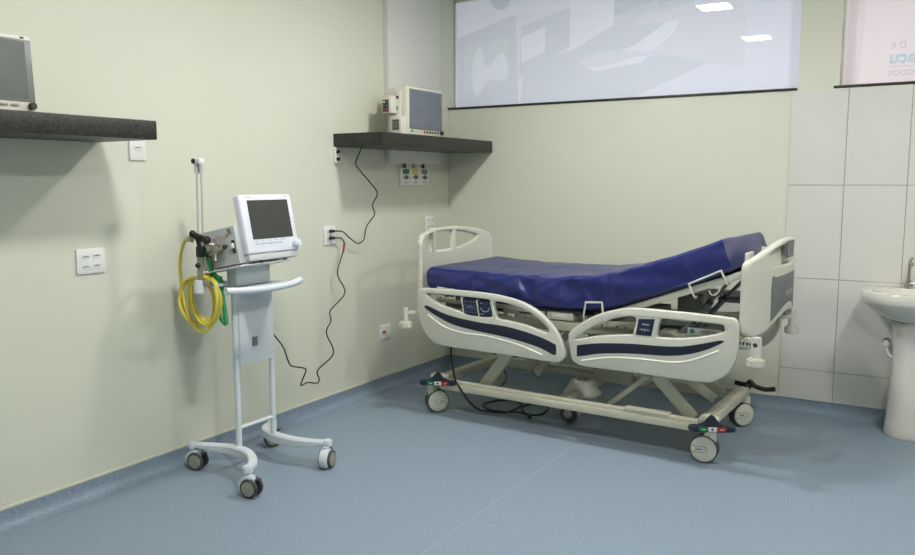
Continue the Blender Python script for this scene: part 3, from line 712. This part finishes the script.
skin([(.105, .99), (.105, .80), (.11, .78), (.16, .80), (.27, .838), (.36, .85), (.46, .838), (.57, .80), (.62, .78), (.625, .80), (.625, .99), (.6, .995), (.36, 1.0), (.16, .995)], ffn, .0215, mt='slate').build('outer_panel', fb)
# head end side tab seen above the board
MB().m(A).box(1.925, 1.945, -.005, .12, 1.0, 1.138, .007).build('mattress_stop', bed)

# corner bumpers
def bumper(u, v, ztop, inx):
    b = MB().m(A).cyl((u, v, ztop-.055), (u, v, ztop+.035), .017, bev=.003)
    b.cyl((u, v, ztop-.095), (u, v, ztop-.052), .042, bev=.008)
    b.m(FR).beam((u, v, ztop+.005), (inx, v+(.10 if v < .4 else -.10), ztop+.005), .026, .022)
    b.build('corner_bumper', bed)
bumper(-.125, -.165, .665, -.02); bumper(-.125, .935, .665, -.02)
b = MB().m(A).cyl((2.035, -.155, .62), (2.035, -.155, .735), .026, bev=.004).cyl((2.035, -.155, .585), (2.035, -.155, .632), .043, bev=.008)
b.m(M['dark']).lathe([(.011, 0), (.011, .0015), (.008, .0015), (.008, 0)], (2.035, -.1815, .70), 16, 'y')
b.m(M['red']).cyl((2.035, -.180, .70), (2.035, -.1835, .70), .004, seg=10)
b.m(FR).beam((2.035, -.15, .715), (1.93, -.05, .70), .03, .024); b.build('corner_bumper', bed)
b = MB().m(A).cyl((2.0, .90, .60), (2.0, .90, .73), .02, bev=.003).cyl((2.0, .90, .585), (2.0, .90, .63), .040, bev=.006).m(FR).beam((2.0, .90, .69), (1.93, .79, .69), .026, .022)
b.build('corner_bumper', bed)

# upper frame
b = MB().m(FR)
for v in (.0, .77): b.box(-.02, 1.96, v-.02, v+.02, .635, .69, .004)
for u in (-.02, .55, 1.15, 1.92): b.box(u-.02, u+.02, -.01, .78, .64, .685, .004)
b.build('upper_frame', bed)
MB().m(FD).box(.05, .62, .03, .74, .70, .735, .006).box(.66, 1.08, .03, .74, .70, .735, .006).build('actuator_tray', bed)
b = MB().m(FD).cyl((.55, .3, .60), (1.0, .3, .60), .035).cyl((1.2, .46, .60), (1.62, .46, .62), .032); b.box(.95, 1.12, .25, .38, .55, .66, .01); b.box(1.58, 1.74, .4, .52, .55, .67, .01); b.build('actuator', bed)
b = MB().m(M['abs']).box(1.50, 1.58, -.02, .04, .655, .70, .006).cyl((1.58, .01, .68), (1.63, .01, .68), .008); b.build('rail_release', bed)
b = MB().m(A).box(.815, .985, -.03, .03, .698, .752, .005); b.m(M['abs_d']).box(.85, .95, -.033, -.029, .715, .735, .002); b.build('rail_bracket', bed)
b = MB().m(FR).box(1.04, 1.36, -.02, .02, .655, .72, .004); 
for u in (1.10, 1.16, 1.25, 1.3): b.m(M['dark']).cyl((u, -.0215, .69), (u, -.018, .69), .006, seg=10)
b.build('rail_bracket', bed)
b = MB().m(FR).box(.52, .80, -.03, .0, .655, .745, .004)
b.m(M['dark']).box(.63, .76, -.032, -.03, .715, .727); b.m(M['abs_d']).cyl((.60, -.03, .70), (.60, -.055, .70), .010).cyl((.56, -.045, .705), (.61, -.045, .705), .009)
for u in (.67, .71): b.m(M['dark']).cyl((u, -.0325, .69), (u, -.029, .69), .005, seg=10)
b.build('rail_bracket', bed)
lp = MB().m(M['plate']).box(1.65, 1.83, -.024, -.020, .690, .728, .001).m(M['teal']).lathe([(.0135, 0), (.0135, .001), (.0001, .001)], (1.675, -.0255, .709), 18, 'y').m(M['slot']).box(1.72, 1.80, -.0245, -.0238, .712, .718).box(1.72, 1.77, -.0245, -.0238, .702, .706)
lp.build('warning_label', bed)
b = MB().m(M['plate']).box(1.93, 2.005, -.10, -.092, .672, .703, .001).m(M['dark'])
for k in range(4): b.box(1.938+.017*k, 1.948+.017*k, -.1012, -.10, .678, .697)
b.build('warning_label', bed)
MB().m(M['red']).box(.20, .29, .02, .06, .745, .775, .004).build('release_handle', bed)
MB().m(M['black']).tube([(1.66, .05, .735), (1.68, .05, .765), (1.72, .05, .768), (1.74, .05, .755)], .007, seg=8).build('release_handle', bed)

# mattress platform: foot / seat section, back section raised
def slab(mb, p0, p1, v0, v1, th):  # p=(u,z) of the top surface
    mb.beam((p0[0], (v0+v1)/2, p0[1]-th/2), (p1[0], (v0+v1)/2, p1[1]-th/2), v1-v0, th, .004)
b = MB().m(M['dark']); slab(b, (.0, .805), (.32, .782), -.03, .81, .02); slab(b, (.34, .78), (.66, .757), -.03, .81, .02); b.build('leg_platform', bed)
b = MB().m(M['dark']); slab(b, (.68, .757), (1.05, .760), -.03, .81, .02); b.build('seat_platform', bed)
b = MB().m(M['dark']); slab(b, (1.10, .757), (1.93, 1.052), -.01, .79, .016)
b.m(M['abs'])
for v in (-.025, .805): b.beam((1.06, v, .700), (1.94, v, 1.035), .022, .036, .004)
b.m(FR).beam((1.93, -.02, 1.03), (1.93, .80, 1.03), .03, .03, .004, (1, 0, 0)); bk = b.build('back_platform', bed)
for q in (-.032, .79): MB().m(FR).box(.02, .64, q, q+.02, .735, .762, .003).build('leg_frame', bed)
for v, du in ((.10, 0), (.30, .03)):
    b = MB().m(M['slate']).cyl((1.56+du, v, .65), (1.73+du, v, .858), .015, bev=.003).m(M['dark']).cyl((1.72+du, v, .846), (1.735+du, v, .864), .018).m(M['gasm']).cyl((1.73+du, v, .858), (1.812+du, v, .952), .010)
    b.build('gas_strut', bed)
for q in ((1.46, 1.60, .38, .46, .70, .845), (1.30, 1.42, .30, .4, .69, .78), (1.66, 1.95, .50, .56, .80, .83)): MB().m(FD).box(*q, .006).build('actuator_bracket', bed)

# wire mattress retainers
def hoop(p, v=-.07, r=.0055):
    MB().m(M['abs']).tube([(a, v, z) for a, z in p], r, seg=8, n=5).build('mattress_retainer', bed)
def hoopp(a, b_, c, d, name=None, v=-.07):
    # sharp-ish corners: duplicate control points near them
    A_, B_, C_, D_ = [Vector((q[0], v, q[1])) for q in (a, b_, c, d)]
    pts = [A_, B_.lerp(A_, .12), B_, B_.lerp(C_, .06), C_.lerp(B_, .06), C_, C_.lerp(D_, .12), D_]
    MB().m(M['abs']).tube([Vector((A_.x, -.03, A_.z))]+pts+[Vector((D_.x, -.03, D_.z))], .0055, seg=8, n=3).build('mattress_retainer', bed)
hoopp((1.068, .735), (1.08, .822), (1.178, .829), (1.19, .745))
hoopp((1.695, .90), (1.664, .967), (1.827, 1.046), (1.862, .98))
hoopp((.06, .77), (.06, .835), (.19, .83), (.19, .765))
hoopp((.06+.02, .77), (.08, .83), (.17, .828), (.17, .765), v=.85)
b = MB().m(M['abs']).tube([(1.76, -.03, .935), (1.775, -.045, .915), (1.80, -.045, .92), (1.82, -.03, .955)], .004, seg=8); b.build('strap_loop', bed)

# lower frame
b = MB().m(FR)
for v in (0.0, .77):
    b.box(.04, 1.74, v-.03, v+.03, .165, .205, .006); b.box(.06, 1.72, v-.012, v+.03, .203, .225, .006)
for u in (.03, 1.76): b.box(u-.035, u+.035, -.02, .79, .19, .245, .008)
b.box(.84, .90, -.0, .77, .17, .21, .005)
b.box(1.30, 1.56, -.02, .035, .22, .235, .003)
b.build('base_frame', bed)
b = MB().m(M['abs'])
rings = []
for z, ru, rv in [(.185, .112, .09), (.20, .116, .092), (.215, .104, .08), (.245, .085, .07), (.268, .08, .065), (.276, .07, .055), (.278, .02, .02)]:
    rings.append([(.885+ru*math.copysign(abs(math.cos(2*PI*k/36))**.6, math.cos(2*PI*k/36)), .34+rv*math.copysign(abs(math.sin(2*PI*k/36))**.6, math.sin(2*PI*k/36)), z-.015) for k in range(36)])
b.loft(rings); mh = b.build('central_brake_cover', bed)
MB().m(M['dark']).lathe([(.035, 0), (.035, .003), (.027, .003), (.027, 0)], (.885, .34, .261), 24).build('cover_ring', mh)
MB().m(FR).box(.86, 1.12, .55, .62, .21, .30, .006).build('motor_bracket', bed)
# fifth wheel
k5 = MB().m(FR).box(.80, .90, .27, .30, .05, .20, .004).build('centre_caster', bed)
b = MB().m(M['tyre']).lathe([(.02, -.012), (.052, -.012), (.056, -.007), (.056, .007), (.052, .012), (.02, .012)], (.835, .245, .057), 32, 'y')
b.build('wheel', k5); MB().m(M['hub']).cyl((.835, .23, .057), (.835, .26, .057), .028).box(.825, .845, .225, .232, .05, .12, .003).build('hub_cap', k5)

# lifting arms
def arm(p0, p1, v, w=.028, h=.07, name='lift_arm'):
    b = MB().m(FR).beam((p0[0], v, p0[1]), (p1[0], v, p1[1]), w, h, .008)
    return b
for v in (.10, .67):
    b = arm((1.66, .20), (1.20, .655), v); b.m(M['gasm']).cyl((1.41, v-.018, .400), (1.41, v+.018, .400), .013); b.build('lift_arm', bed)
    b = arm((.30, .19), (.66, .655), v, h=.075); b.build('lift_arm', bed)
    b = MB().m(FR).beam((1.40, v-.02, .405), (1.17, v-.02, .205), .012, .03, .004); b.cyl((1.41, v-.03, .40), (1.41, v+.02, .40), .009); b.build('lift_brace', bed)
MB().m(FR).beam((1.42, .52, .36), (1.66, .52, .21), .03, .05).build('lift_brace', bed); MB().m(FR).beam((1.36, .55, .60), (1.50, .55, .30), .03, .06).build('lift_brace', bed)
MB().m(FR).beam((.45, .55, .20), (.75, .55, .60), .03, .045).build('lift_brace', bed)
for q in ((.52, .45), (1.41, .40)): MB().m(FR).cyl((q[0], .1, q[1]), (q[0], .67, q[1]), .016).build('lift_crossbar', bed)

# casters with fork, and brake pedals
def bed_caster(u, v, ang, label=None, pedal=0):
    r = .075; d = Vector((math.cos(ang), math.sin(ang), 0)); n = Vector((-d.y, d.x, 0)); o = Vector((u, v, 0))
    X = Matrix.Translation(o) @ Matrix.Rotation(ang, 4, 'Z')
    b = MB().m(M['abs'])
    b.box(-.005, .052, -.024, .024, .10, .155, .008, X); b.cyl(X @ Vector((.035, 0, .10)), X @ Vector((.035, 0, .185)), .026, bev=.004)
    for s in (-1, 1): pass
    c = b.build('caster', bed)
    for s in (-1, 1):
        Y = X @ Matrix.Translation((0, s*.018, r+.001))
        rings = [[Y @ Vector((rad*math.cos(2*PI*q/40), y, rad*math.sin(2*PI*q/40))) for q in range(40)] for rad, y in [(.05, -.012), (.07, -.012), (.075, -.007), (.075, .007), (.070, .012), (.05, .012)]]
        wl = MB().m(M['tyre']).loft(rings).build('wheel', c)
        rings = [[Y @ Vector((rad*math.cos(2*PI*q/40), s*y, rad*math.sin(2*PI*q/40))) for q in range(40)] for rad, y in [(.0685, .010), (.066, .0165), (.055, .020), (.02, .0215), (.001, .0215)]]
        cp = MB().m(M['abs']).loft(rings)
        P = [(-.062, .016), (.005, .016), (.018, .010), (.022, .0), (.018, -.010), (.005, -.016), (-.062, -.016)]
        cp.m(M['slate']).tube([Y @ Vector((a, s*.0215, z)) for a, z in P], .0014, seg=6, n=3)
        cp.box(-.04, -.005, s*.021-.001, s*.021+.001, -.003, .003, 0, Y)
        cp.build('hub_cap', c)
    return c
bed_caster(.0, .0, -2.2, pedal=-1); bed_caster(1.755, .0, .10, pedal=-1); bed_caster(1.755, .77, .9); bed_caster(.0, .77, .6)
def pedal(u, v, z, col, side=-1, rot=28):
    R_ = Matrix.Translation((u, v, 0)) @ Matrix.Rotation(math.radians(rot), 4, 'Z') @ Matrix.Translation((-u, -v, 0))
    P = [(-.125, -.016), (-.09, -.022), (.09, -.022), (.125, -.018), (.135, -.006), (.125, .010), (.07, .016), (.04, .030), (.015, .058), (0, .066), (-.015, .058), (-.04, .030), (-.07, .016), (-.12, .012), (-.134, -.004)]
    b = MB().m(col).plate(P, [], .034, .006, lambda a, z_, c: R_ @ Vector((u+a*.9, v+c, z+z_)), 4)
    p = b.build('brake_pedal', bed)
    f = v+side*.017
    for q, c in enumerate(('green', 'plate', 'red')):
        b = MB().m(M[c]).box(u-.066+.046*q, u-.021+.046*q-.001, f-.002, f+.002, z-.018, z+.006, .0008, R_)
        b.m(M['plate'] if c != 'plate' else M['navy'])
        if q == 1: b.box(u-.003, u+.003, f-.003, f-.001, z-.013, z+.001, 0, R_).box(u-.009, u+.009, f-.003, f-.001, z-.008, z-.004, 0, R_)
        else: b.box(u-.050+.046*2*(q//2), u-.036+.046*2*(q//2), f-.003, f-.001, z-.009, z-.005, 0, R_)
        b.build('pedal_label', p)
    return p
pedal(.06, -.075, .222, M['navy']); pedal(1.81, -.075, .218, M['navy'])
for u in (.06, 1.81): MB().m(M['abs']).cyl((u, -.06, .235), (u, .03, .235), .016).box(u-.075, u-.005, -.055, .02, .235, .262, .01).build('pedal_hub', bed)
for u, s in ((1.78, 1), (-.02, -1)):
    b = MB().m(M['black']).tube([(u-.09, .86, .245), (u-.02, .86, .24), (u+.0, .86, .262), (u+.03, .86, .238), (u+.09, .86, .225), (u+.15, .86, .235)], .015, seg=10)
    b.cyl((u, .78, .235), (u, .87, .235), .016); b.build('brake_pedal', bed)

# ------------------------------------------------------------------ mattress (own thing, lies on the platform)
keys = [((-.022, .962), (-.024, .822)), ((.15, .955), (.15, .803)), ((.3, .953), (.3, .793)), ((.50, .951), (.49, .778)), ((.68, .950), (.66, .766)), ((.88, .955), (.87, .766)), ((1.04, .968), (1.07, .772)),
        ((1.18, .992), (1.22, .797)), ((1.34, 1.035), (1.41, .862)), ((1.56, 1.108), (1.63, .943)), ((1.70, 1.158), (1.77, .998)), ((1.822, 1.208), (1.885, 1.050))]
top = catmull([(a, 0, z) for (a, z), _ in keys], 10); bot = catmull([(a, 0, z) for _, (a, z) in keys], 10)
N = len(top); V_0, V_1 = -.062, .802
mb = bmesh.new(); rings = []
def nz(x, y, z): return noise.noise(Vector((x, y, z)))
# fine resample along the length
NS = 150
def samp(L, t):
    f = t*(len(L)-1); i = min(int(f), len(L)-2); return L[i].lerp(L[i+1], f-i)
nv, nh = 44, 12
for i in range(NS+1):
    t = i/NS; T_, B_ = samp(top, t), samp(bot, t)
    up = T_-B_
    endf = min(t, 1-t)*1.9      # metres from the end
    er = min(1, endf/.025); er = math.sqrt(max(0, 1-(1-er)**2)) if er < 1 else 1
    ring = []
    per = []
    rad = .022
    for k in range(nv+1): per.append((k/nv, 1, 't'))
    for k in range(1, nh): per.append((1, 1-k/nh, 'f'))
    for k in range(nv+1): per.append((1-k/nv, 0, 'b'))
    for k in range(1, nh): per.append((0, k/nh, 'n'))
    for (a, h, kind) in per:
        v = V_0+(V_1-V_0)*a
        # rounded corners
        dv = min(a, 1-a)*(V_1-V_0); dh = min(h, 1-h)*up.length
        hh = h
        if kind in 'tb' and dv < rad:
            e = rad-math.sqrt(max(0, rad**2-(rad-dv)**2)); hh = h-(e/up.length if kind == 't' else -e/up.length)*.8
        if kind in 'fn' and dh < rad:
            e = rad-math.sqrt(max(0, rad**2-(rad-dh)**2)); v += (e if kind == 'n' else -e)*.8
        p = B_+up*(.5+(hh-.5)*(.86+.14*er)); p.y = v
        u = p.x
        bend = math.exp(-((u-.85)/.5)**2)
        if kind == 't':
            p.z += .009*nz(u*3, v*3, 1)+.010*bend*nz(u*9, v*2.2, 5)+.0025*nz(u*14, v*6, 2)
            p.z += .006*math.sin(u*40+5*nz(u*2, v*3, 9))*bend*math.exp(-(v+.05)/.18)
            if v < .08: p.z -= .006*(1-(v-V_0)/.142)*(.5+nz(u*7, 0, 3))*1.2
        if kind == 'n':
            w = 1-abs(2*h-1)**2
            amp = .011+.026*bend
            f1_ = nz(u*5.5+h*2.4, h*.9, 2.2); f2_ = nz(u*11-h*3.5, h*1.4, 7.7)
            p.y -= w*(amp*f1_+.5*amp*abs(f2_))+.006*w
            dd = abs(((u*1.0-.60)-(1-h)*.14)) ; p.y -= .018*w*math.exp(-(dd/.018)**2)
            dd = abs(((u-1.02)-(1-h)*.10)); p.y -= .016*w*math.exp(-(dd/.02)**2)
            dd = abs(((u-1.21)-(1-h)*.02)); p.y += .014*w*math.exp(-(dd/.02)**2)
            for (q0, sl, am) in ((.12, .5, .008), (.30, .35, .008), (.78, .12, .012), (.93, -.1, .010), (1.45, .12, .007), (1.62, .2, .006)):
                dd = abs(u-q0-(1-h)*sl*.3); p.y -= am*w*math.exp(-(dd/.016)**2)
            p.z += .003*nz(u*8, h, 4)
        if kind == 'f': p.y += .005*nz(u*6, h*2, 8)
        ring.append(mb.verts.new(p))
    rings.append(ring)
for i in range(NS):
    A_, B_ = rings[i], rings[i+1]; n = len(A_)
    for k in range(n): mb.faces.new((A_[k], A_[(k+1) % n], B_[(k+1) % n], B_[k]))
mb.faces.new(rings[0][::-1]); mb.faces.new(rings[-1])
bmesh.ops.recalc_face_normals(mb, faces=mb.faces)
mt = thing('mattress', 'royal blue vinyl mattress lying on the bed with its head end raised', 'mattress', (.66, -1.22, 0), math.radians(-2.3), world=False)
MB().m(M['blue']).add(mb).build('mattress_body', mt, angle=60)
# welded corner flap at the raised end
b = MB().m(M['blue']); pts = [(samp(top, t).x, V_0-.004, samp(top, t).z-.012) for t in (.02, .2, .4, .6, .8, .98)]
b.tube([(samp(bot, t).x, V_0-.002, samp(bot, t).z+.018) for t in [.01+.98*k/20 for k in range(21)]], .0035, seg=6).build('piping', mt)

# ------------------------------------------------------------------ wash basin
bs = thing('wash_basin', 'white porcelain wash basin on a tall pedestal against the tiled wall', 'sink', (3.35, -.25, 0))
cx = 3.352
def bowl_outline(sx, sy, z, n=48, yb=-.0095):
    pts = []
    for k in range(n):
        a = 2*PI*k/n; x = math.cos(a); y = math.sin(a)
        X_ = sx*math.copysign(abs(x)**(.75 if y < 0 else .28), x); Y_ = sy*math.copysign(abs(y)**.9, y)
        yy = -.235+Y_
        if yy > yb: yy = yb
        pts.append((cx+X_, yy, z))
    return pts
rings = [bowl_outline(.09, .09, .685), bowl_outline(.135, .135, .696), bowl_outline(.19, .178, .718), bowl_outline(.24, .208, .75), bowl_outline(.275, .228, .782), bowl_outline(.292, .238, .798), bowl_outline(.302, .243, .808), bowl_outline(.303, .244, .85), bowl_outline(.297, .238, .863), bowl_outline(.285, .226, .865)]
def inner(sx, sy, z, n=48):
    return [(cx+sx*math.copysign(abs(math.cos(2*PI*k/n))**.85, math.cos(2*PI*k/n)), -.265+sy*math.sin(2*PI*k/n), z) for k in range(n)]
rings += [inner(.245, .155, .862), inner(.235, .148, .848), inner(.21, .13, .80), inner(.15, .09, .745), inner(.05, .03, .73), inner(.01, .01, .729)]
MB().m(M['porc']).loft(rings).build('basin', bs, angle=50)
prof = []
rings = []
for z, rx, ry in [(.001, .138, .12), (.015, .143, .125), (.06, .140, .118), (.2, .130, .108), (.4, .118, .10), (.55, .118, .10), (.66, .128, .105), (.685, .132, .105)]:
    rings.append([(cx+rx*math.copysign(abs(math.cos(2*PI*k/40))**.8, math.cos(2*PI*k/40)), -.22+ry*math.sin(2*PI*k/40), z) for k in range(40)])
MB().m(M['porc']).loft(rings).build('pedestal', bs, angle=50)
fc = thing('faucet', 'chrome gooseneck faucet standing on the wash basin', 'faucet', (3.29, -.06, .85))
fx = 3.29
b = MB().m(M['steel']).cyl((fx, -.06, .864), (fx, -.06, .88), .024, bev=.004).cyl((fx, -.06, .868), (fx, -.06, .91), .013)
b.build('base', fc)
MB().m(M['steel']).tube([(fx, -.06, .90), (fx, -.06, .98), (fx, -.065, 1.02), (fx+.01, -.09, 1.045), (fx+.015, -.125, 1.035), (fx+.018, -.135, 1.0)], .009, seg=12).build('spout', fc)
MB().m(M['steel']).cyl((fx, -.06, .885), (fx+.045, -.07, .893), .010, bev=.003).cyl((fx+.045, -.07, .88), (fx+.048, -.07, .925), .014, bev=.003).build('handle', fc)
b = MB().m(M['steel']).cyl((3.19, -.0095, .515), (3.19, -.014, .515), .028, bev=.002).cyl((3.19, -.014, .515), (3.19, -.07, .515), .011)
b.m(M['plate']).cyl((3.19, -.055, .515), (3.19, -.085, .515), .018, bev=.003).tube([(3.195, -.07, .50), (3.205, -.085, .46), (3.235, -.11, .44), (3.26, -.14, .5)], .007, seg=8)
tag(b.build('stop_valve', off=Vector((3.19, -.0095, .515))), 'small chrome stop valve on the tiles left of the basin pedestal', 'valve')

# ------------------------------------------------------------------ clean helper properties, world, view
for o in scn.objects:
    if '_off' in o.keys(): del o['_off']
w = bpy.data.worlds.new('world'); scn.world = w; w.use_nodes = True
w.node_tree.nodes['Background'].inputs['Color'].default_value = (.6, .65, .7, 1)
w.node_tree.nodes['Background'].inputs['Strength'].default_value = .3
scn.view_settings.view_transform = 'Standard'; scn.view_settings.look = 'None'
scn.view_settings.gamma = 1; scn.view_settings.exposure = 1.74
scn.view_settings.use_curve_mapping = False
try:
    scn.cycles.use_denoising = True; scn.cycles.max_bounces = 10; scn.cycles.diffuse_bounces = 6
    scn.cycles.sample_clamp_indirect = 6
except Exception: pass
